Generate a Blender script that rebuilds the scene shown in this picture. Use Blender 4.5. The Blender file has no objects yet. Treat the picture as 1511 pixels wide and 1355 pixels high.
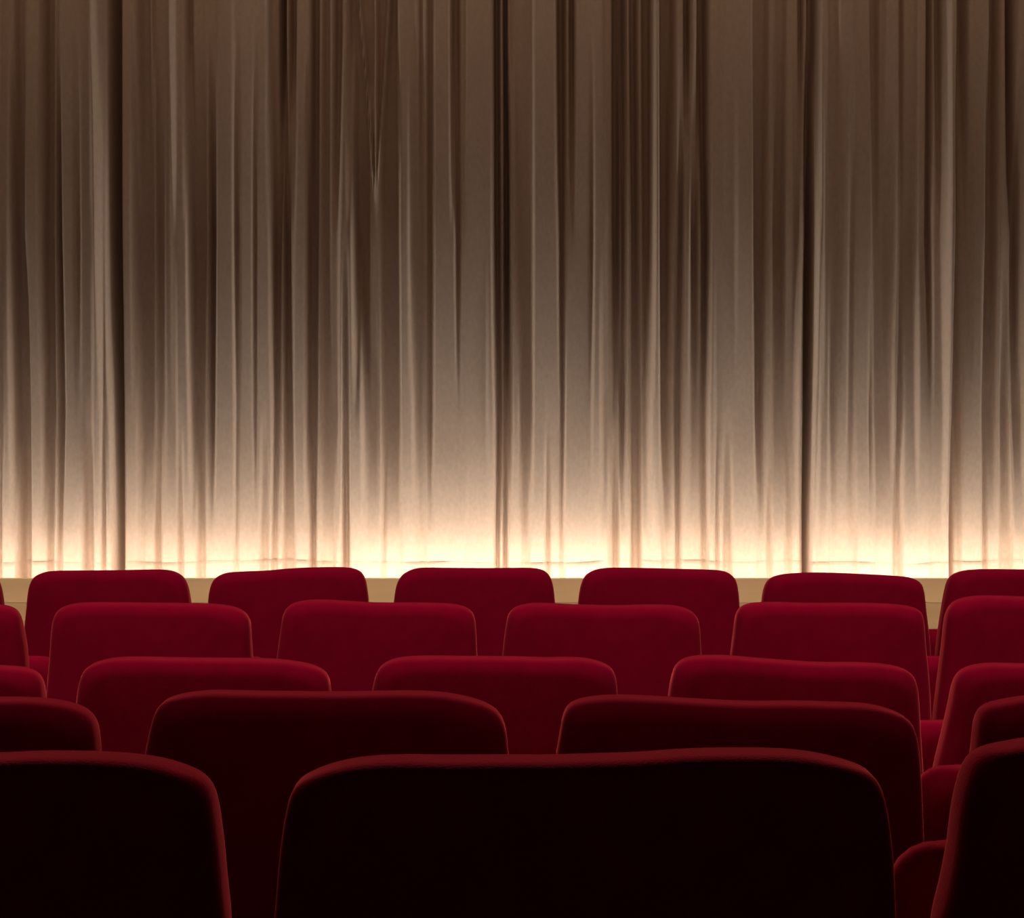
import bpy, bmesh, math, random
from mathutils import Vector
random.seed(7)
S = bpy.context.scene
COL = S.collection

# ------------------------------------------------------------------ camera
W, H, F = 1511.0, 1355.0, 2400.0
CAM = Vector((0.0, 0.0, 1.18))
PITCH = math.atan((677.5 - 560.0) / F)
cp, sp = math.cos(PITCH), math.sin(PITCH)

def ray(px, py):
    u = (px - W / 2) / F
    v = -(py - H / 2) / F
    return Vector((u, cp + v * sp, -sp + v * cp))

def on_plane(px, py, y):
    """the point of the upright plane at distance y that the photograph shows at a pixel"""
    d = ray(px, py)
    return CAM + d * (y / d.y)

cam = bpy.data.cameras.new('camera')
cam_o = bpy.data.objects.new('camera', cam)
COL.objects.link(cam_o)
cam_o.location = CAM
cam_o.rotation_euler = (math.pi / 2 - PITCH, 0, 0)
cam.sensor_fit = 'HORIZONTAL'
cam.sensor_width = 36.0
cam.lens = 36.0 * F / W
cam.clip_start = 0.05
S.camera = cam_o

# ------------------------------------------------------------------ helpers
def tag(o, label=None, cat=None, group=None, kind=None):
    if label: o['label'] = label
    if cat: o['category'] = cat
    if group: o['group'] = group
    if kind: o['kind'] = kind
    return o

def link(name, mesh, mat=None, parent=None, smooth=True):
    o = bpy.data.objects.new(name, mesh)
    COL.objects.link(o)
    if mat: mesh.materials.append(mat)
    if smooth:
        for p in mesh.polygons: p.use_smooth = True
    if parent: o.parent = parent
    return o

def empty(name, loc):
    o = bpy.data.objects.new(name, None)
    o.empty_display_size = 0.2
    COL.objects.link(o)
    o.location = loc
    return o

def bm_obj(name, bm, mat, parent=None, smooth=False):
    me = bpy.data.meshes.new(name)
    bmesh.ops.recalc_face_normals(bm, faces=bm.faces[:])
    bm.to_mesh(me); bm.free()
    return link(name, me, mat, parent, smooth)

def add_box(bm, x0, x1, y0, y1, z0, z1, bev=0.0):
    vs = [bm.verts.new((x, y, z)) for x in (x0, x1) for y in (y0, y1) for z in (z0, z1)]
    q = [(0, 1, 3, 2), (4, 6, 7, 5), (0, 4, 5, 1), (2, 3, 7, 6), (0, 2, 6, 4), (1, 5, 7, 3)]
    fs = [bm.faces.new([vs[i] for i in f]) for f in q]
    if bev:
        es = list({e for f in fs for e in f.edges})
        bmesh.ops.bevel(bm, geom=es, offset=bev, segments=2, profile=0.6, affect='EDGES')

# ------------------------------------------------------------------ materials
def new_mat(name):
    m = bpy.data.materials.new(name)
    m.use_nodes = True
    nt = m.node_tree
    b = nt.nodes['Principled BSDF']
    return m, nt, b

def noise(nt, scale, detail=3, stretch=None, coord='Object'):
    tc = nt.nodes.new('ShaderNodeTexCoord')
    mp = nt.nodes.new('ShaderNodeMapping')
    if stretch: mp.inputs['Scale'].default_value = stretch
    n = nt.nodes.new('ShaderNodeTexNoise')
    n.inputs['Scale'].default_value = scale
    n.inputs['Detail'].default_value = detail
    nt.links.new(tc.outputs[coord], mp.inputs['Vector'])
    nt.links.new(mp.outputs['Vector'], n.inputs['Vector'])
    return n

def two_tone(nt, b, n, c0, c1, lo=0.35, hi=0.65):
    r = nt.nodes.new('ShaderNodeValToRGB')
    r.color_ramp.elements[0].position = lo
    r.color_ramp.elements[1].position = hi
    r.color_ramp.elements[0].color = (*c0, 1)
    r.color_ramp.elements[1].color = (*c1, 1)
    nt.links.new(n.outputs['Fac'], r.inputs['Fac'])
    nt.links.new(r.outputs['Color'], b.inputs['Base Color'])

def bump(nt, b, n, strength, dist):
    bp = nt.nodes.new('ShaderNodeBump')
    bp.inputs['Strength'].default_value = strength
    bp.inputs['Distance'].default_value = dist
    nt.links.new(n.outputs['Fac'], bp.inputs['Height'])
    nt.links.new(bp.outputs['Normal'], b.inputs['Normal'])

def velvet():
    m, nt, b = new_mat('red_velvet')
    n = noise(nt, 28, 4)
    two_tone(nt, b, n, (0.255, 0.0025, 0.023), (0.295, 0.003, 0.027), 0.3, 0.7)
    n2 = noise(nt, 420, 2)
    bump(nt, b, n2, 0.35, 0.0012)
    b.inputs['Roughness'].default_value = 1.0
    b.inputs['Specular IOR Level'].default_value = 0.0
    b.inputs['Sheen Weight'].default_value = 1.0
    b.inputs['Sheen Roughness'].default_value = 0.34
    b.inputs['Sheen Tint'].default_value = (1.0, 0.12, 0.13, 1)
    return m

def drape():
    m, nt, b = new_mat('beige_drape')
    n = noise(nt, 60, 3, (1.0, 1.0, 0.6))
    two_tone(nt, b, n, (0.57, 0.46, 0.385), (0.64, 0.52, 0.44), 0.3, 0.7)
    n2 = noise(nt, 90, 3, (1.0, 1.0, 5.0))
    bump(nt, b, n2, 0.25, 0.002)
    b.inputs['Roughness'].default_value = 0.75
    b.inputs['Specular IOR Level'].default_value = 0.2
    b.inputs['Sheen Weight'].default_value = 0.15
    b.inputs['Sheen Roughness'].default_value = 0.4
    b.inputs['Sheen Tint'].default_value = (1.0, 0.9, 0.75, 1)
    return m

def plain(name, c0, c1, rough=0.7, scale=12, stretch=None, bmp=0.1):
    m, nt, b = new_mat(name)
    n = noise(nt, scale, 4, stretch)
    two_tone(nt, b, n, c0, c1)
    bump(nt, b, n, bmp, 0.002)
    b.inputs['Roughness'].default_value = rough
    return m

M_VELVET = velvet()
M_DRAPE = drape()
M_BOARD = plain('cream_painted_board', (0.60, 0.43, 0.245), (0.66, 0.475, 0.275), 0.6, 5, (0.5, 1, 3), 0.04)
M_PANEL = plain('tan_painted_panel', (0.46, 0.32, 0.175), (0.52, 0.365, 0.205), 0.6, 5, (0.5, 1, 3), 0.04)
M_DECK = plain('dark_stage_boards', (0.05, 0.04, 0.03), (0.08, 0.06, 0.045), 0.6, 8, (0.4, 6, 1))
M_METAL = plain('black_steel', (0.02, 0.02, 0.02), (0.03, 0.03, 0.03), 0.45, 30)
M_CARPET = plain('dark_red_carpet', (0.035, 0.006, 0.008), (0.055, 0.01, 0.012), 0.95, 160, None, 0.5)
M_WALL = plain('dark_wall_fabric', (0.05, 0.025, 0.02), (0.065, 0.032, 0.026), 0.9, 40)
M_CEIL = plain('dark_ceiling_plaster', (0.03, 0.025, 0.022), (0.04, 0.033, 0.03), 0.9, 20)

# ------------------------------------------------------------------ seat rows
ROW_Y = [4.85, 3.98, 3.05, 2.18, 1.35]          # from the stage to the camera
BACK_H = 0.87                                   # top of a seat back above its floor
TOP_PX = [841, 890, 972, 1025, 1114]
ROW_TOP = [on_plane(755, TOP_PX[i], ROW_Y[i]).z for i in range(5)]
ROW_Z = [z - BACK_H for z in ROW_TOP]
CUSHION_PX = [929, 969, 1064, 1131, 1244]       # top of the tipped-up seats, seen between the backs
CUSHION_DYS = [0.30, 0.30, 0.30, 0.30, 0.20]
K = math.tan(math.radians(2))                   # the backs lean towards the audience

def catmull(pts, per=6):
    out = []
    n = len(pts)
    for i in range(n - 1):
        p0 = pts[max(i - 1, 0)]; p1 = pts[i]; p2 = pts[i + 1]; p3 = pts[min(i + 2, n - 1)]
        for k in range(per):
            t = k / per
            # centripetal-like tension keeps uneven spacing from overshooting
            d1 = math.dist(p1, p2)
            m1 = [(p2[j] - p0[j]) / max(math.dist(p0, p1) + d1, 1e-6) * d1 for j in range(2)]
            m2 = [(p3[j] - p1[j]) / max(d1 + math.dist(p2, p3), 1e-6) * d1 for j in range(2)]
            h00 = 2 * t**3 - 3 * t**2 + 1; h10 = t**3 - 2 * t**2 + t
            h01 = -2 * t**3 + 3 * t**2; h11 = t**3 - t**2
            out.append(tuple(h00 * p1[j] + h10 * m1[j] + h01 * p2[j] + h11 * m2[j] for j in range(2)))
    out.append(tuple(pts[-1]))
    return out

def resample_closed(pts, step):
    n = len(pts)
    segs = [math.dist(pts[i], pts[(i + 1) % n]) for i in range(n)]
    L = sum(segs); m = max(24, int(L / step))
    out = []; i = 0; acc = 0.0
    for k in range(m):
        s = L * k / m
        while acc + segs[i] < s - 1e-9:
            acc += segs[i]; i += 1
        t = (s - acc) / max(segs[i], 1e-9)
        a = pts[i]; b = pts[(i + 1) % n]
        out.append((a[0] + (b[0] - a[0]) * t, a[1] + (b[1] - a[1]) * t))
    return out

def pad_mesh(bm, outline, thick, rr, bulge_rear, bulge_front, place, dimple=0.0):
    """an upholstered pad: closed outline (clockwise or not) with rolled edges and full faces.
    place(a, b, w) puts a point of the outline plane, w off it towards the stage, into the thing."""
    n = len(outline)
    def normals(q):
        area = sum(q[i][0] * q[(i + 1) % n][1] - q[(i + 1) % n][0] * q[i][1] for i in range(n))
        sgn = 1 if area > 0 else -1
        nor = []
        for i in range(n):
            a = q[i - 2]; b = q[(i + 2) % n]
            tx, tz = b[0] - a[0], b[1] - a[1]
            l = math.hypot(tx, tz) or 1
            nor.append((sgn * tz / l, -sgn * tx / l))
        return nor
    def relax(q, times):
        for _ in range(times):
            q = [((q[i - 1][0] + 2 * q[i][0] + q[(i + 1) % n][0]) / 4,
                  (q[i - 1][1] + 2 * q[i][1] + q[(i + 1) % n][1]) / 4) for i in range(n)]
        return q
    xs = [p[0] for p in outline]; zs = [p[1] for p in outline]
    c = ((min(xs) + max(xs)) / 2, (min(zs) + max(zs)) / 2)
    # the outline stepped inwards little by little, eased at the corners so it never crosses itself
    NS = 8
    steps = [(outline, 0.0)]
    q = outline; done = 0.0
    for k in range(NS - 1, -1, -1):
        a = math.pi / 2 * k / NS
        d = rr * (1 - math.sin(a))
        m = max(1, int((d - done) / 0.003))
        for _ in range(m):
            nn = normals(q)
            q = [(p[0] - t[0] * (d - done) / m, p[1] - t[1] * (d - done) / m) for p, t in zip(q, nn)]
            q = relax(q, 3)
        done = d
        steps.append((q, rr * (1 - math.cos(a))))
    core = q
    rings = []
    def inner(s, w):
        return [(c[0] + (p[0] - c[0]) * s, c[1] + (p[1] - c[1]) * s, w) for p in core]
    for s in (0.12, 0.3, 0.5, 0.68, 0.82, 0.92, 0.97):
        rings.append(inner(s, -thick / 2 - bulge_rear * (1 - s**4)))
    # rear roll from the flat face out to the rim, then the front roll back in
    for k in range(NS, -1, -1):
        a = math.pi / 2 * (NS - k) / NS
        rings.append([(p[0], p[1], -thick / 2 + rr * (1 - math.cos(a))) for p in steps[k][0]])
    for k in range(0, NS + 1):
        a = math.pi / 2 * (NS - k) / NS
        rings.append([(p[0], p[1], thick / 2 - rr * (1 - math.cos(a))) for p in steps[k][0]])
    for s in (0.97, 0.92, 0.82, 0.68, 0.5, 0.3, 0.12):
        rings.append(inner(s, thick / 2 + bulge_front * (1 - s**4)))
    vr = [[bm.verts.new(place(*p)) for p in r] for r in rings]
    for r0, r1 in zip(vr, vr[1:]):
        for i in range(n):
            bm.faces.new((r0[i], r0[(i + 1) % n], r1[(i + 1) % n], r1[i]))
    for r, w in ((vr[0], -thick / 2 - bulge_rear), (vr[-1], thick / 2 + bulge_front)):
        v = bm.verts.new(place(c[0], c[1], w))
        for i in range(n):
            bm.faces.new((r[i], r[(i + 1) % n], v))

def make_seat(row, px_pts, label, seat_down=False):
    CUSHION_DY = CUSHION_DYS[row]
    y = ROW_Y[row]; ztop = ROW_TOP[row]; zfl = ROW_Z[row]
    pts = []
    for (px, py) in px_pts:
        d = ray(px, py)
        # plane  y' = y + K * (ztop - z)
        t = (y + K * (ztop - CAM.z)) / (d.y + K * d.z)
        p = CAM + d * t
        pts.append((p.x, p.z))
    xs = [p[0] for p in pts]
    cx = (pts[0][0] + pts[-1][0]) / 2
    root = empty('cinema_seat', (cx, y + 0.12, zfl))
    tag(root, label, 'seat', 'red velvet cinema seats')
    # carry the sides on down to the foot of the back
    zb = zfl + 0.30
    def down(a, b):
        dz = a[1] - zb
        sl = (a[0] - b[0]) / max(b[1] - a[1], 1e-3)
        return (a[0], zb)
    l = down(pts[0], pts[2]); r = down(pts[-1], pts[-3])
    out = [(l[0] + 0.05, l[1]), (l[0], l[1] + 0.05)] + catmull(pts, 5) + [(r[0], r[1] + 0.05), (r[0] - 0.05, r[1])]
    out = resample_closed(out, 0.006 if row >= 3 else 0.008)
    # a little smoothing of the traced line
    for _ in range(2):
        n = len(out)
        out = [((out[i - 1][0] + 2 * out[i][0] + out[(i + 1) % n][0]) / 4,
                (out[i - 1][1] + 2 * out[i][1] + out[(i + 1) % n][1]) / 4) for i in range(n)]
    o = Vector((cx, y + 0.12, zfl))
    bm = bmesh.new()
    pad_mesh(bm, out, 0.084, 0.031, 0.006, 0.015,
             lambda a, b, w: Vector((a, y + K * (ztop - b) + w, b)) - o)
    bm_obj('backrest', bm, M_VELVET, root, True)
    # tipped-up seat cushion just in front of the back
    halfw = (max(xs) - min(xs)) / 2 - 0.008
    zc = on_plane(755, CUSHION_PX[row], y + CUSHION_DY).z
    hh = 0.36; tilt = math.tan(math.radians(6))
    rc = 0.045
    co = []
    for (sx, sz, a0) in ((1, 1, 0), (-1, 1, 90), (-1, -1, 180), (1, -1, 270)):
        for k in range(7):
            a = math.radians(a0 + 15 * k)
            co.append((cx + sx * (halfw - rc) + rc * math.cos(a),
                       zc - hh / 2 + sz * (hh / 2 - rc) + rc * math.sin(a)))
    co = resample_closed(co, 0.015)
    bm = bmesh.new()
    pad_mesh(bm, co, 0.085, 0.034, 0.004, 0.012,
             (lambda a, b, w: Vector((a, y + 0.11 + (zc - b) * 1.15, zfl + 0.43 - w)) - o) if seat_down else
             (lambda a, b, w: Vector((a, y + CUSHION_DY + tilt * (zc - b) + w, b)) - o))
    bm_obj('seat_cushion', bm, M_VELVET, root, True)
    # steel pedestal with a foot plate
    bm = bmesh.new()
    add_box(bm, -0.11, 0.11, -0.06, 0.20, -0.02, 0.02, 0.006)
    add_box(bm, -0.035, 0.035, 0.0, 0.06, 0.015, 0.36, 0.008)
    add_box(bm, -0.20, 0.20, -0.02, 0.11, 0.34, 0.375, 0.006)
    bm_obj('pedestal', bm, M_METAL, root)
    return root

R1 = 'in the row nearest the stage'
R2 = 'in the second row from the stage'
R3 = 'in the middle of the five rows'
R4 = 'in the row behind the nearest one'
R5 = 'in the nearest row'
SEATS = [
 (0, [(-245,1000),(-239,950),(-234,895),(-231,870),(-226,852),(-214,845),(-195,841),(-150,840),(-100,840),(-40,841),(-20,844),(-8,850),(-1,862),(4,888),(9,940),(12,1000)],
  'sliver of a red velvet seat at the left picture edge, row nearest the stage'),
 (0, [(33,1000),(36,950),(41,895),(44,868),(49,854),(56,848),(66,844.5),(80,843),(118,842.5),(178,842),(237,841),(252,842.5),(262,846),(272,854),(278,870),(282,895),(287,950),(290,1000)],
  'leftmost whole red velvet seat in the row nearest the stage'),
 (0, [(300,1000),(303,950),(308,889),(310,870),(316,855),(324,849),(340,845),(395,842.5),(420,840),(459,838),(514,838),(530,842.5),(538,852),(542,870),(544,888),(548,950),(551,1000)],
  'second whole red velvet seat from the left in the row nearest the stage'),
 (0, [(573,1000),(576,950),(581.5,888),(585,864),(592,850),(604,842.5),(618,838.5),(660,838.5),(720,839),(780,838.5),(795.5,840),(807,845),(814,856),(817,870),(819,890),(823,950),(826,1000)],
  'middle red velvet seat of the five whole ones in the row nearest the stage'),
 (0, [(845,1000),(848,950),(853,890),(857,864),(863.5,850),(878,841.5),(898,838.5),(957,839),(1017,840.5),(1060,842),(1076,846),(1085,855),(1088.5,870),(1090.5,892),(1094,950),(1097,1000)],
  'fourth whole red velvet seat from the left in the row nearest the stage'),
 (0, [(1116,1000),(1119,950),(1124,890),(1127.5,868),(1134.5,855.5),(1150,849),(1182,846),(1214,845.5),(1269,847.5),(1316,850),(1344,853),(1357,859),(1362,870),(1364,890),(1367,915),(1370,940),(1374,1000)],
  'rightmost whole red velvet seat, slightly lower than its neighbours, row nearest the stage'),
 (0, [(1378,1000),(1384,940),(1389,905),(1396,866),(1401,853),(1411,846),(1427,842),(1455,840.5),(1511,841),(1560,841),(1605,843),(1624,850),(1633,862),(1637,885),(1643,940),(1648,1000)],
  'red velvet seat cut off at the right picture edge, row nearest the stage'),
 (1, [(-272,1030),(-267,970),(-262,925),(-257,908),(-246,897),(-220,891),(-150,889),(-60,891),(0,893),(10,894.5),(22,899),(28.5,907),(32,922),(36,942),(39,962),(43,1030)],
  'red velvet seat cut off by the left picture edge, second row from the stage'),
 (1, [(67,1080),(71,1020),(75.5,968),(78,930),(80.5,913),(84,904),(90,897.5),(100,893),(115,890.5),(133,889.5),(200,890),(276,891),(316,892),(340,895),(355,900),(364,907),(369,918),(370.5,940),(373,980),(379,1080)],
  'leftmost whole red velvet seat in the second row from the stage'),
 (1, [(401,1080),(405,1020),(409.5,970),(413.5,940),(418.5,907),(423.5,897),(431,891),(447,887),(471,885.5),(506,887),(554,890),(617,890),(664,891.5),(680,894),(692,899),(699,907),(702,925),(704,965),(711,1080)],
  'second whole red velvet seat from the left in the second row from the stage'),
 (1, [(732,1080),(736,1020),(741,970),(745,935),(750,907),(757,898),(769,893.5),(780,891),(803,890.5),(839,892.5),(910,894),(950,893),(989,893.5),(1009,897),(1021,902.5),(1028.5,911),(1032,925),(1034,965),(1041,1080)],
  'third whole red velvet seat from the left in the second row from the stage'),
 (1, [(1070,1080),(1074,1020),(1078,968),(1082,938),(1086,907),(1092,897),(1103.5,891.5),(1139,889),(1190,890.5),(1269,890.5),(1316,892),(1342,895),(1356,900),(1361,910),(1364,950),(1369,1000),(1372,1060),(1373,1080)],
  'rightmost whole red velvet seat in the second row from the stage'),
 (1, [(1373,1130),(1379,1050),(1385,1000),(1391,950),(1396,908),(1403,893),(1415,885),(1435,880.5),(1466,879.5),(1511,881),(1560,882),(1630,884),(1658,890),(1672,902),(1678,925),(1685,970),(1698,1130)],
  'red velvet seat cut off by the right picture edge, second row from the stage'),
 (2, [(-316,1110),(-310,1060),(-305,1015),(-298,996),(-284,984),(-255,976),(-200,973),(-100,977),(-40,981),(0,983.5),(24,984.5),(43,988),(55,993.5),(61,1002),(64,1015),(66,1035),(72,1110)],
  'red velvet seat cut off by the left picture edge in the middle row'),
 (2, [(104,1140),(109,1090),(114.5,1043),(118.5,1010),(124,991),(134,981),(150,975),(170,971.5),(205,970.5),(276,972),(395,973),(427,976),(451,979.5),(471,986),(481,993),(486,1003),(488,1020),(492,1080),(496,1140)],
  'leftmost whole red velvet seat in the middle row'),
 (2, [(537,1140),(543,1080),(549.5,1022),(553,1002),(558,988),(567,979),(581,973),(601,970),(637,969),(680,969.5),(760,970),(800,971.5),(839,971),(870,973),(890,979),(902,985.5),(908,996),(910.5,1020),(915,1080),(919,1140)],
  'red velvet seat in the middle row, centred in the picture'),
 (2, [(975,1140),(981,1080),(987,1022),(991,1000),(996,984),(1003,976),(1017,970),(1044,968),(1076,968.5),(1115,972),(1155,975),(1210,978.5),(1261,978.5),(1300,980.5),(1328,985),(1343,992.5),(1350,1004),(1354,1040),(1356,1080),(1360,1140)],
  'rightmost whole red velvet seat in the middle row, left of the gap'),
 (2, [(1372,1180),(1380,1130),(1391,1085),(1401,1040),(1408,1006),(1413,995),(1423,987),(1443,981.5),(1466,979.5),(1511,980.5),(1600,981),(1700,984),(1738,990),(1752,1002),(1760,1030),(1780,1180)],
  'red velvet seat cut off by the right picture edge in the middle row'),
 (3, [(-400,1250),(-392,1170),(-385,1100),(-379,1068),(-366,1048),(-340,1036),(-290,1028),(-200,1026),(-100,1028),(0,1031),(26,1031),(52,1032),(75,1034),(100,1038.5),(116,1043.5),(128,1050),(136,1058),(141.5,1070),(144,1085),(146,1110),(152,1170),(158,1250)],
  'dark red seat cut off at the left picture edge, row behind the nearest'),
 (3, [(200,1250),(207,1180),(215.5,1118),(221,1090),(226.5,1065),(232,1048),(238,1038),(247,1031.5),(267,1025.5),(288,1022.5),(314,1020.5),(360,1021.5),(427,1022.5),(480,1023),(538,1022.5),(577,1021.5),(637,1022.5),(668,1026),(696,1032),(716,1038.5),(731,1047),(741,1060),(747,1080),(750.5,1115),(757,1180),(762,1250)],
  'wide dark red seat left of centre, row behind the nearest one'),
 (3, [(808,1250),(813,1180),(820.5,1115),(825,1090),(830,1060),(835,1046),(843,1037.5),(858,1032.5),(882,1029),(910,1027.5),(957,1029),(997,1031.5),(1056,1035),(1110,1037),(1170,1036.5),(1229,1038),(1277,1040),(1300,1044),(1324,1052),(1339,1061),(1347,1074),(1351,1092),(1354,1120),(1357,1170),(1360,1250)],
  'wide dark red seat right of centre in the row behind the nearest one'),
 (3, [(1420,1250),(1427,1190),(1433,1130),(1438,1088),(1441,1062),(1447,1047),(1458,1040),(1480,1035),(1511,1029.5),(1560,1026),(1650,1025),(1750,1027),(1850,1031),(1910,1041),(1935,1056),(1945,1080),(1950,1120),(1958,1250)],
  'dark red seat at the right picture edge, row behind the nearest one'),
 (4, [(-606,1355),(-598,1290),(-590,1230),(-582,1190),(-570,1163),(-545,1143),(-500,1126),(-430,1115),(-300,1112),(-150,1115),(0,1116),(31,1114),(66,1113),(105,1113.5),(144,1114),(183,1116.5),(223,1121),(249,1127),(275,1136),(293,1142.5),(304,1150),(312,1162),(317.5,1180),(323,1215),(327.5,1250),(331,1290),(338,1355)],
  'nearly black seat with red lit rim, nearest row, left picture edge'),
 (4, [(407,1355),(412,1300),(416,1250),(421,1215),(425.5,1190),(431,1167),(437,1155.5),(447,1147.5),(463,1140),(490,1130.5),(522,1123.5),(554,1120),(597,1118.5),(656,1119.5),(716,1119),(760,1119),(819,1119),(898,1116.5),(938,1115.5),(977,1112.5),(1028,1109.5),(1096,1108.5),(1150,1109.5),(1190,1112.5),(1229,1120),(1261,1128.5),(1280,1136.5),(1290,1145),(1297,1160),(1302.5,1180),(1308.5,1220),(1312.5,1260),(1314.5,1300),(1317,1355)],
  'large nearly black seat with red lit rim, centred in the nearest row'),
 (4, [(1379,1355),(1390,1318),(1398,1280),(1404,1245),(1408,1208),(1414,1172),(1421,1145),(1429,1125),(1437,1114),(1448,1107.5),(1459,1104),(1480,1101),(1495,1098),(1511,1094.5),(1560,1090),(1700,1086),(1900,1088),(2080,1094),(2160,1106),(2205,1124),(2225,1150),(2238,1200),(2250,1270),(2262,1355)],
  'nearly black seat with faintly red left flank, nearest row, right picture edge'),
]
for row, pts, label in SEATS:
    make_seat(row, pts, label, 'nearest row, left picture edge' in label)

# ------------------------------------------------------------------ stage
LIP_Y = 8.0
LIP_Z = on_plane(755, 854, LIP_Y).z
BOARD_Z = on_plane(755, 889.5, LIP_Y).z
RX0, RX1 = -4.6, 4.6
FRONT_Z = ROW_Z[0] - 0.01
stage = empty('stage', (0, LIP_Y, FRONT_Z))
tag(stage, 'low beige stage front running across below the curtain', 'stage')
def sbox(name, y0, y1, z0, z1, mat, bev=0.004):
    bm = bmesh.new()
    add_box(bm, RX0 + 0.005, RX1 - 0.005, y0 - LIP_Y, y1 - LIP_Y, z0 - FRONT_Z, z1 - FRONT_Z, bev)
    return bm_obj(name, bm, mat, stage)
DECK_Z = on_plane(755, 962, 8.42).z
sbox('fascia_board', LIP_Y, LIP_Y + 0.03, BOARD_Z, LIP_Z, M_BOARD, 0.0015)
sbox('lower_panel', LIP_Y + 0.0015, LIP_Y + 0.03, FRONT_Z - 0.01, BOARD_Z + 0.001, M_PANEL, 0.001)


# ------------------------------------------------------------------ curtain
CUR_Y = 8.42
AMP = 0.23          # depth of the pleats at the top; they open out towards the hem
AMP_LOW = 0.135
def amp_at(py):
    t = max(0.0, min(1.0, (py - 250) / 560.0))
    return AMP + (AMP_LOW - AMP) * t * t * (3 - 2 * t)
# how far each fold stands out (0 deep in the pleat .. 1 front ridge) at four heights: (x0, x1, out)
P50 = [(0,5,1),(8,30,.45),(33,41,.22),(43,44,.4),(50,70,.55),(73,83,.12),(86,95,.35),(98,145,.6),(147,153,1),(156,166,.5),(172,182,0),(187,208,.55),(215,224,.18),(227,230,.4),(233,257,.28),(259.5,263.5,.92),(267,279,.5),(282,286,.2),(290,305,.4),(308,325,.45),(330,350,.6),(352,399,.57),(402,415,.22),(417,423,0),(426,429,.5),(433,438,.12),(442,461,.5),(464,471,.08),(475,478,.45),(482,488,.22),(491,495,.5),(498,505,.15),(508,515,.45),(519,586,.13),(590,613,.55),(617,621,.6),(623,624,.38),(626,631,.65),(635,638,.4),(642,666,.65),(669,676,.18),(680,686,.5),(689,727,.65),(730,736,.03),(738,742,.48),(744.5,747,0),(749,751,.5),(754,783,.27),(786,819,.65),(823,831,.04),(834,838,.5),(841,845,.14),(848,888,.65),(890,900,.48),(905,920,0),(922.5,925.5,.5),(929,936,.08),(940,944,.45),(948,957,.08),(962,968,.78),(973,989,.1),(993,1005,.55),(1007,1013,.13),(1016,1023,.68),(1027,1038,.02),(1041,1062,.56),(1066,1104,.62),(1109,1126,.22),(1129,1140,.48),(1144,1153,.24),(1157,1173,.4),(1177,1180,.13),(1183,1185,.48),(1187,1189,.2),(1192,1199,0.02),(1203,1213,.62),(1217,1226,.45),(1230,1251,.6),(1255,1276,.5),(1281,1288,.18),(1292,1296,.36),(1300,1319,.5),(1322,1324,.18),(1328,1344,.3),(1347,1360,.45),(1364,1367,.08),(1370,1374,.36),(1377,1384,.13),(1388,1398,.85),(1404,1416,.07),(1420,1424,.42),(1427,1452,.4),(1457,1465,.03),(1469,1477,.36),(1481,1487,0),(1492,1511,.48)]
P350 = [(0,4,.72),(6,24,.58),(28,43,.06),(47,66,.6),(70,83,.08),(87,91,.42),(94,97,.1),(101,120,.56),(122,127,.42),(130,150,.62),(153,158,1.05),(161,168,.7),(172,183,0),(187,201,.55),(205,230,.1),(233,235,.42),(238,246,.2),(249,258,.45),(263,284,.66),(288,307,.13),(311,314,.47),(317,322,.13),(326,351,.6),(354,357,.4),(361,379,.58),(381,383,.42),(386,403,.6),(407,416,.08),(419,421,.45),(424,430,.1),(433,436,.5),(440,454,.58),(458,470,.08),(474,477,.47),(480,488,.3),(491,503,.5),(506,524,.78),(529,546,.13),(550,564,.6),(568,589,.22),(593,606,.78),(610,626,.45),(629,633,.56),(635,639,.4),(643,673,.75),(676,679,.5),(682,727,.72),(731,737,.04),(740,743,.47),(745.5,750,0),(753,760,.5),(764,783,.27),(787,822,.7),(826,830,.33),(832,836,.6),(838,868,.66),(870,872,.5),(874,893,.7),(896,900,.45),(904,911,.04),(914,915,.4),(918,920,.15),(923,927,.67),(931,936,.17),(941,945,.46),(949,957,.17),(962,968,.92),(973,983,.13),(987,997,.5),(1000,1004,.2),(1007,1014,.66),(1018,1024,.17),(1027,1031,.5),(1034,1040,.08),(1045,1079,.6),(1083,1105,.68),(1110,1122,.18),(1127,1135,.5),(1139,1152,.13),(1156,1166,.46),(1169,1175,.3),(1178,1182,.57),(1185,1194,0),(1197,1205,.88),(1210,1231,.5),(1235,1244,.6),(1247,1253,.5),(1256,1278,.58),(1283,1297,.29),(1301,1313,.23),(1316,1318,.52),(1322,1344,.24),(1347,1358,.42),(1361,1365,.18),(1368,1382,.5),(1386,1394,1.02),(1399,1405,.28),(1409,1423,.42),(1427,1445,.5),(1449,1462,.08),(1466,1483,.4),(1487,1496,.03),(1501,1511,.5)]
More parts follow.
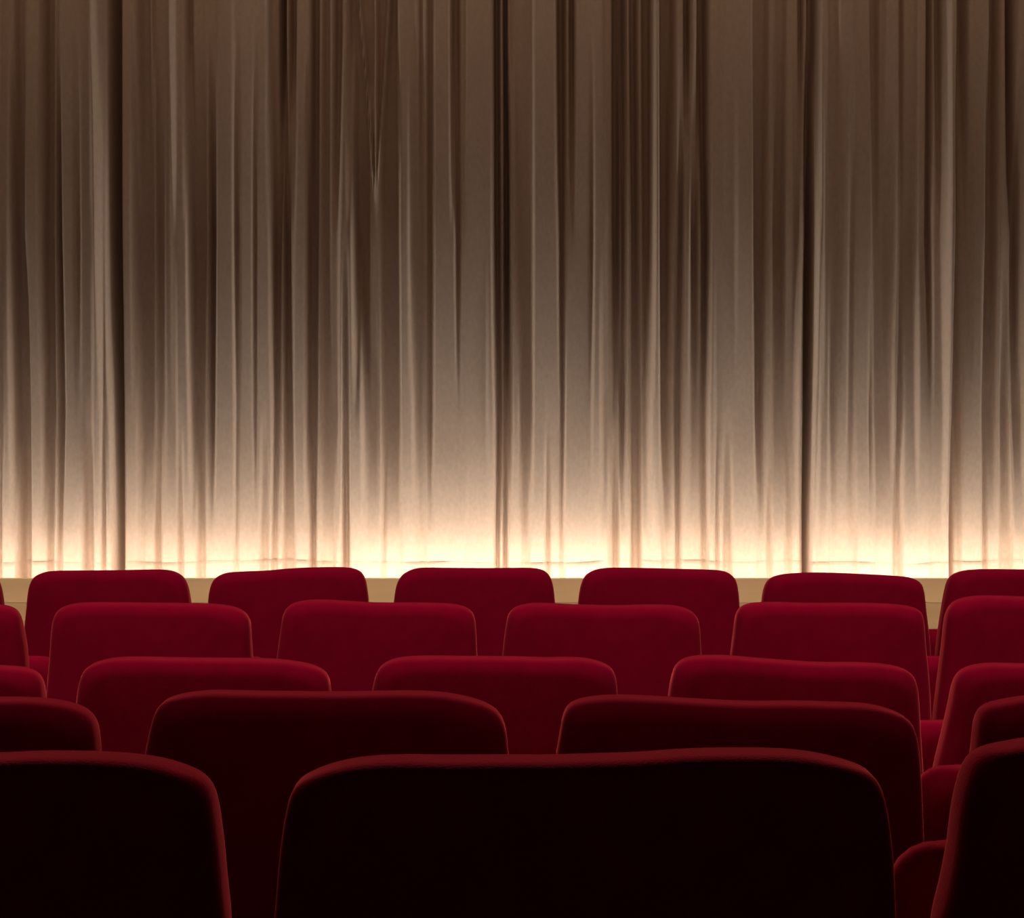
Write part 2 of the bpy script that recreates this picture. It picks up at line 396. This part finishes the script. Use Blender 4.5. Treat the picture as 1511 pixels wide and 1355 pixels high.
P610 = [(0,2,.9),(4,14,.6),(17,25,.76),(30,48,.03),(53,69,.6),(74,86,.18),(90,93,.56),(95,101,.23),(105,145,.66),(150,160,1.02),(162,164,.82),(166,173,.92),(177,184,0),(189,208,.6),(212,230,.18),(234,237,.46),(240,247,.33),(251,266,.58),(270,286,.86),(291,304,.32),(310,314,.66),(317,320,.33),(325,351,.75),(354,355,.6),(358,378,.66),(380,383,.55),(386,405,.7),(409,415,.38),(418,421,.6),(425,433,.22),(437,453,.66),(458,469,.18),(473,476,.6),(481,501,.38),(505,508,.97),(512,516,.7),(520,536,.92),(541,544,.53),(547,559,.48),(562,565,.67),(569,590,.28),(595,610,.82),(615,622,.58),(625,632,.66),(635,638,.48),(643,718,.8),(722,730,.9),(734,738,.17),(741,743,.4),(746,753,.22),(757,765,.75),(770,783,.38),(787,825,.76),(828,830,.53),(833,870,.8),(874,882,.9),(889,905,.52),(908,911,.6),(914,919,.27),(923,927,.67),(931,940,.23),(944,953,.5),(958,969,.97),(974,981,.22),(985,992,.46),(995,1001,.18),(1005,1013,.6),(1018,1030,.43),(1034,1038,.28),(1043,1048,.76),(1053,1108,.68),(1112,1119,.27),(1123,1132,.6),(1138,1168,.38),(1173,1179,.78),(1183.5,1190,0),(1193,1199,.98),(1204,1216,.7),(1220,1225,.48),(1229,1243,.65),(1247,1252,.5),(1256,1274,.65),(1277,1278,.45),(1281,1282,.6),(1286,1309,.33),(1312,1315,.67),(1318,1323,.38),(1327,1343,.6),(1348,1384,.8),(1388,1392,1.05),(1398,1406,.22),(1412,1439,.62),(1446,1459,.18),(1464,1468,.46),(1473,1480,.18),(1484,1486,.4),(1490,1502,.18),(1506,1511,.42)]
P790 = [(0,5,.8),(7,10,.5),(13,32,.86),(40,50,.1),(55,77,.8),(82,86,.5),(90,93,.92),(96,98,.6),(103,130,.9),(135,143,.4),(148,159,.96),(161,163,.6),(166,175,1.02),(178.5,184,0),(189,208,.6),(212,216,.5),(219,234,.6),(237,241,.34),(246,269,.8),(273,276,.6),(279,296,1),(301,306,.6),(311,351,.9),(354,355,.7),(359,388,.86),(392,399,.6),(402,404,.9),(407,412,.6),(415,421,.86),(425,436,.48),(441,459,.86),(464,468,.38),(471,475,.86),(479,495,.7),(500,507,.96),(511.5,515,.28),(520,541,.93),(545,565,.85),(568,569,.58),(573,592,.75),(598,616,.9),(620,627,.8),(633,688,.96),(693,730,.88),(733.5,735.5,.33),(738,742,.8),(745,746.5,.28),(750,769,.86),(773,779,.7),(783,803,.95),(806,808,.58),(812,825,.85),(828,829,.7),(832,872,1),(877,895,.94),(899,902,.7),(905,909,.38),(912,928,.9),(932,940,.28),(945,960,.86),(964,973,.97),(977,993,.65),(997,999,.28),(1003,1031,.66),(1035,1039,.44),(1043,1051,.86),(1053,1055,.6),(1058,1062,.86),(1066,1072,.54),(1078,1111,.86),(1115,1126,.75),(1129,1132,.6),(1136,1153,.86),(1155,1160,.64),(1164,1175,.8),(1178,1181,.5),(1183.5,1187.5,0),(1189.5,1196,1.02),(1201,1215,.8),(1221,1254,.64),(1259,1276,.86),(1279,1282,.9),(1285,1310,.8),(1314,1320,.5),(1325,1362,.95),(1366,1381,.86),(1385,1391,1.04),(1394.5,1396.5,.16),(1401,1407,.6),(1412,1440,.8),(1444.5,1447,.44),(1450,1466,.7),(1471,1482,.44),(1487,1505,.76),(1508,1511,.6)]
X0, X1, DX = -420.0, 1930.0, 1.25
NX = int((X1 - X0) / DX) + 1
def extend(P):
    """folds of the same kind carry on beyond the sides of the photograph"""
    r = random.Random(11)
    left = []; x = -8.0
    while x > X0 - 10:
        w = r.uniform(6, 24); v = r.choice((.1, .2, .45, .55, .62, .7, .9))
        left.append((x - w, x, v)); x -= w + r.uniform(3, 5)
    right = []; x = 1517.0
    while x < X1 + 10:
        w = r.uniform(6, 24); v = r.choice((.1, .2, .45, .55, .62, .7, .9))
        right.append((x, x + w, v)); x += w + r.uniform(3, 5)
    return left[::-1] + P + right
def sample(P, x_smooth=3):
    P = extend(P)
    knots = []
    for a, b, v in P:
        # the tightest pleats run deeper than the shallow ones
        v = -0.5 if v < 0.001 else (0.25 - (0.25 - v) * 1.8 if v < 0.25 else v)
        knots.append((a, v)); knots.append((max(b, a + .01), v))
    out = []; j = 0
    for i in range(NX):
        x = X0 + i * DX
        while j < len(knots) - 2 and knots[j + 1][0] < x: j += 1
        (a, va), (b, vb) = knots[j], knots[j + 1]
        t = min(1, max(0, (x - a) / max(b - a, 1e-6)))
        t = t * t * (3 - 2 * t)
        out.append(va + (vb - va) * t)
    for _ in range(x_smooth):
        out = [(out[max(i - 1, 0)] + 2 * out[i] + out[min(i + 1, NX - 1)]) / 4 for i in range(NX)]
    return out
LEVELS = [(50, sample(P50)), (350, sample(P350)), (610, sample(P610)), (790, sample(P790))]
# big soft swells so the flat parts of the cloth are not dead flat
swell = [0.03 * math.sin(i * DX / 37.0) + 0.025 * math.sin(i * DX / 17.3 + 1.0) for i in range(NX)]
def out_at(i, py):
    if py <= LEVELS[0][0]: v = LEVELS[0][1][i]
    elif py >= LEVELS[-1][0]: v = LEVELS[-1][1][i]
    else:
        for (a, A), (b, B) in zip(LEVELS, LEVELS[1:]):
            if a <= py <= b:
                t = (py - a) / (b - a)
                v = A[i] + (B[i] - A[i]) * t
                break
    x = X0 + i * DX
    # three gathers that run together at (558, 310)
    if py < 330 and 515 < x < 600:
        t = max(0.0, min(1.0, py / 310.0))
        fade = 1 - max(0.0, min(1.0, (py - 250) / 80.0))
        v += 0.36 * fade * max(math.exp(-((x - xt - (559 - xt) * t) / 3.0) ** 2) for xt in (531, 556, 576))
    return v + swell[i]
def cur_point(i, py, extra=0.0):
    p = on_plane(X0 + i * DX, py, CUR_Y)
    p.y = CUR_Y - amp_at(py) * out_at(i, py) - extra
    return p
curtain = empty('stage_curtain', (0, CUR_Y, DECK_Z))
tag(curtain, 'tall pleated beige curtain hanging behind the stage edge, lit from below', 'curtain')
PY_BOTTOM = 960
def seam_py(i):
    x = X0 + i * DX
    s = math.sin(x / 91.0) + 0.7 * math.sin(x / 43.0 + 2) + 0.5 * math.sin(x / 19.0 + 1)
    return 825.0 + 1.6 * s
def sheet(name, pys, extra_f, mat, per_col=None):
    vs = []; fs = []
    o = Vector((0, CUR_Y, DECK_Z))
    R = len(pys)
    for k in range(R):
        for i in range(NX):
            py = pys[k] if per_col is None else per_col(i, k)
            vs.append(tuple(cur_point(i, py, extra_f(i, k)) - o))
    for k in range(R - 1):
        for i in range(NX - 1):
            a = k * NX + i
            fs.append((a, a + NX, a + NX + 1, a + 1))
    me = bpy.data.meshes.new(name)
    me.from_pydata(vs, [], fs)
    me.update()
    return link(name, me, mat, curtain)
pys = [-330, -150, -40, 0, 25, 50, 80, 110, 140, 170, 200, 230, 260, 290, 320, 350, 390, 430, 475, 520, 565, 610, 650, 690, 725, 755, 775, 790, 805, 818, 830, 845, 860, 890, PY_BOTTOM]
fab = sheet('pleated_fabric', pys, lambda i, k: 0.0, M_DRAPE)
# the hem: cloth doubled over in front, its upper edge stitched down
hem_rows = [0.0, 0.0, 0.06, 0.3, 0.6, 1.0]
hem_out = [0.0004, 0.6, 0.8, 0.9, 0.9, 0.8]
def hem_thick(i):
    x = X0 + i * DX
    return 0.0036 * max(0.4, min(1.0, 0.55 + 0.5 * math.sin(x / 31.0) + 0.35 * math.sin(x / 12.7 + 2)))
hem = sheet('hem', hem_rows, lambda i, k: hem_out[k] * hem_thick(i) if k else 0.0004, M_DRAPE,
            lambda i, k: seam_py(i) - (0.3 if k == 0 else 0) + (PY_BOTTOM + 1 - seam_py(i)) * hem_rows[k])

# ------------------------------------------------------------------ room
def structure(name, bm, mat):
    o = bm_obj(name, bm, mat)
    o['kind'] = 'structure'
    return o
YB, YF, ZC = -2.6, 9.6, 4.6
prof = [(YB, 0.22), (0.0, 0.11)]
prof += [(ROW_Y[i] + 0.12, ROW_Z[i]) for i in (4, 3, 2, 1, 0)]
prof += [(6.2, FRONT_Z), (YF, FRONT_Z)]
bm = bmesh.new()
prev = None
for (y, z) in prof:
    cur = (bm.verts.new((RX0, y, z)), bm.verts.new((RX1, y, z)), bm.verts.new((RX0, y, z - 0.25)), bm.verts.new((RX1, y, z - 0.25)))
    if prev:
        bm.faces.new((prev[0], prev[1], cur[1], cur[0]))
        bm.faces.new((prev[2], prev[3], cur[3], cur[2]))
        bm.faces.new((prev[0], prev[2], cur[2], cur[0]))
        bm.faces.new((prev[1], prev[3], cur[3], cur[1]))
    else:
        bm.faces.new((cur[0], cur[1], cur[3], cur[2]))
    prev = cur
bm.faces.new((prev[0], prev[1], prev[3], prev[2]))
structure('floor', bm, M_CARPET)
def wall(name, x0, x1, y0, y1, z0, z1, mat=M_WALL):
    bm = bmesh.new(); add_box(bm, x0, x1, y0, y1, z0, z1)
    return structure(name, bm, mat)
wall('floor_stage', RX0, RX1, LIP_Y + 0.035, YF, FRONT_Z, DECK_Z, M_DECK)
wall('wall_left', RX0 - 0.15, RX0, YB, YF, -0.6, ZC)
wall('wall_right', RX1, RX1 + 0.15, YB, YF, -0.6, ZC)
wall('wall_back', RX0 - 0.15, RX1 + 0.15, YB - 0.15, YB, -0.6, ZC)
wall('wall_stage', RX0 - 0.15, RX1 + 0.15, YF, YF + 0.15, -0.6, ZC)
wall('ceiling', RX0 - 0.15, RX1 + 0.15, YB - 0.15, YF + 0.15, ZC, ZC + 0.15, M_CEIL)

# ------------------------------------------------------------------ lights
WARM = (1.0, 0.88, 0.745)
def area(px, power, length=0.84):
    L = bpy.data.lights.new('footlight', 'AREA')
    L.shape = 'RECTANGLE'; L.size = length; L.size_y = 0.05
    L.energy = power; L.color = WARM
    o = bpy.data.objects.new('footlight', L)
    COL.objects.link(o)
    o.location = (on_plane(px, 854, LIP_Y).x, LIP_Y + 0.075, LIP_Z - 0.2)
    o.rotation_euler = (math.radians(180 + 8), 0, 0)   # up and in towards the cloth
    return o
for px, pw in ((-440, 9), (-180, 9), (75, 9), (325, 9), (595, 11.5), (850, 11.5), (1100, 9), (1350, 11), (1610, 9), (1870, 9)):
    area(px, pw * 0.74)

def spot(x, y, z, tx, ty, tz, power, ang, blend, col=WARM):
    L = bpy.data.lights.new('ceiling_spot', 'SPOT')
    L.energy = power; L.color = col
    L.spot_size = math.radians(ang); L.spot_blend = blend
    L.shadow_soft_size = 0.12
    o = bpy.data.objects.new('ceiling_spot', L)
    COL.objects.link(o)
    o.location = (x, y, z)
    d = Vector((tx - x, ty - y, tz - z))
    o.rotation_euler = d.to_track_quat('-Z', 'Y').to_euler()
for x in (-2.4, -0.8, 0.8, 2.4):                # downlights over the seats
    spot(x, 2.12, 4.55, x, 4.6, 0.0, 205, 70, 1.0, (1.0, 0.82, 0.7))

def strip(name, y, z, ty, tz, power, width, spread, col):
    L = bpy.data.lights.new(name, 'AREA')
    L.shape = 'RECTANGLE'; L.size = width; L.size_y = 0.1
    L.energy = power; L.color = col; L.spread = math.radians(spread)
    o = bpy.data.objects.new(name, L)
    COL.objects.link(o)
    o.location = (0, y, z)
    o.rotation_euler = Vector((0, ty - y, tz - z)).to_track_quat('-Z', 'Y').to_euler()
strip('curtain_fill', 6.9, 4.45, CUR_Y, 2.4, 16, 8.4, 150, (1.0, 0.66, 0.42))  # unseen fill added to lift the upper curtain, not a real batten
strip('seat_rim_fill', 6.8, 3.6, 1.6, 0.7, 46, 8.6, 70, (1.0, 0.74, 0.58))  # added fill facing the audience, invented to light the seat rims
strip('rear_fill', -2.3, 3.4, 1.4, 0.5, 1.7, 7.0, 160, (1.0, 0.8, 0.75))  # faint made-up fill, lifts the nearest seat backs out of black
strip('stage_front_fill', 4.6, 4.5, LIP_Y, -0.12, 17, 8.0, 13, (1.0, 0.74, 0.54))  # narrow unseen fill added to brighten the fascia

# a little stray light of the auditorium
w = bpy.data.worlds.new('world'); S.world = w
w.use_nodes = True
w.node_tree.nodes['Background'].inputs['Color'].default_value = (0.02, 0.015, 0.012, 1)
w.node_tree.nodes['Background'].inputs['Strength'].default_value = 0.0

# ------------------------------------------------------------------ view
vs = S.view_settings
vs.view_transform = 'Standard'; vs.look = 'None'
vs.exposure = 0.0; vs.gamma = 1.0
vs.use_curve_mapping = False
S.cycles.use_denoising = True
S.cycles.max_bounces = 8
S.cycles.diffuse_bounces = 6
S.cycles.sample_clamp_indirect = 4.0
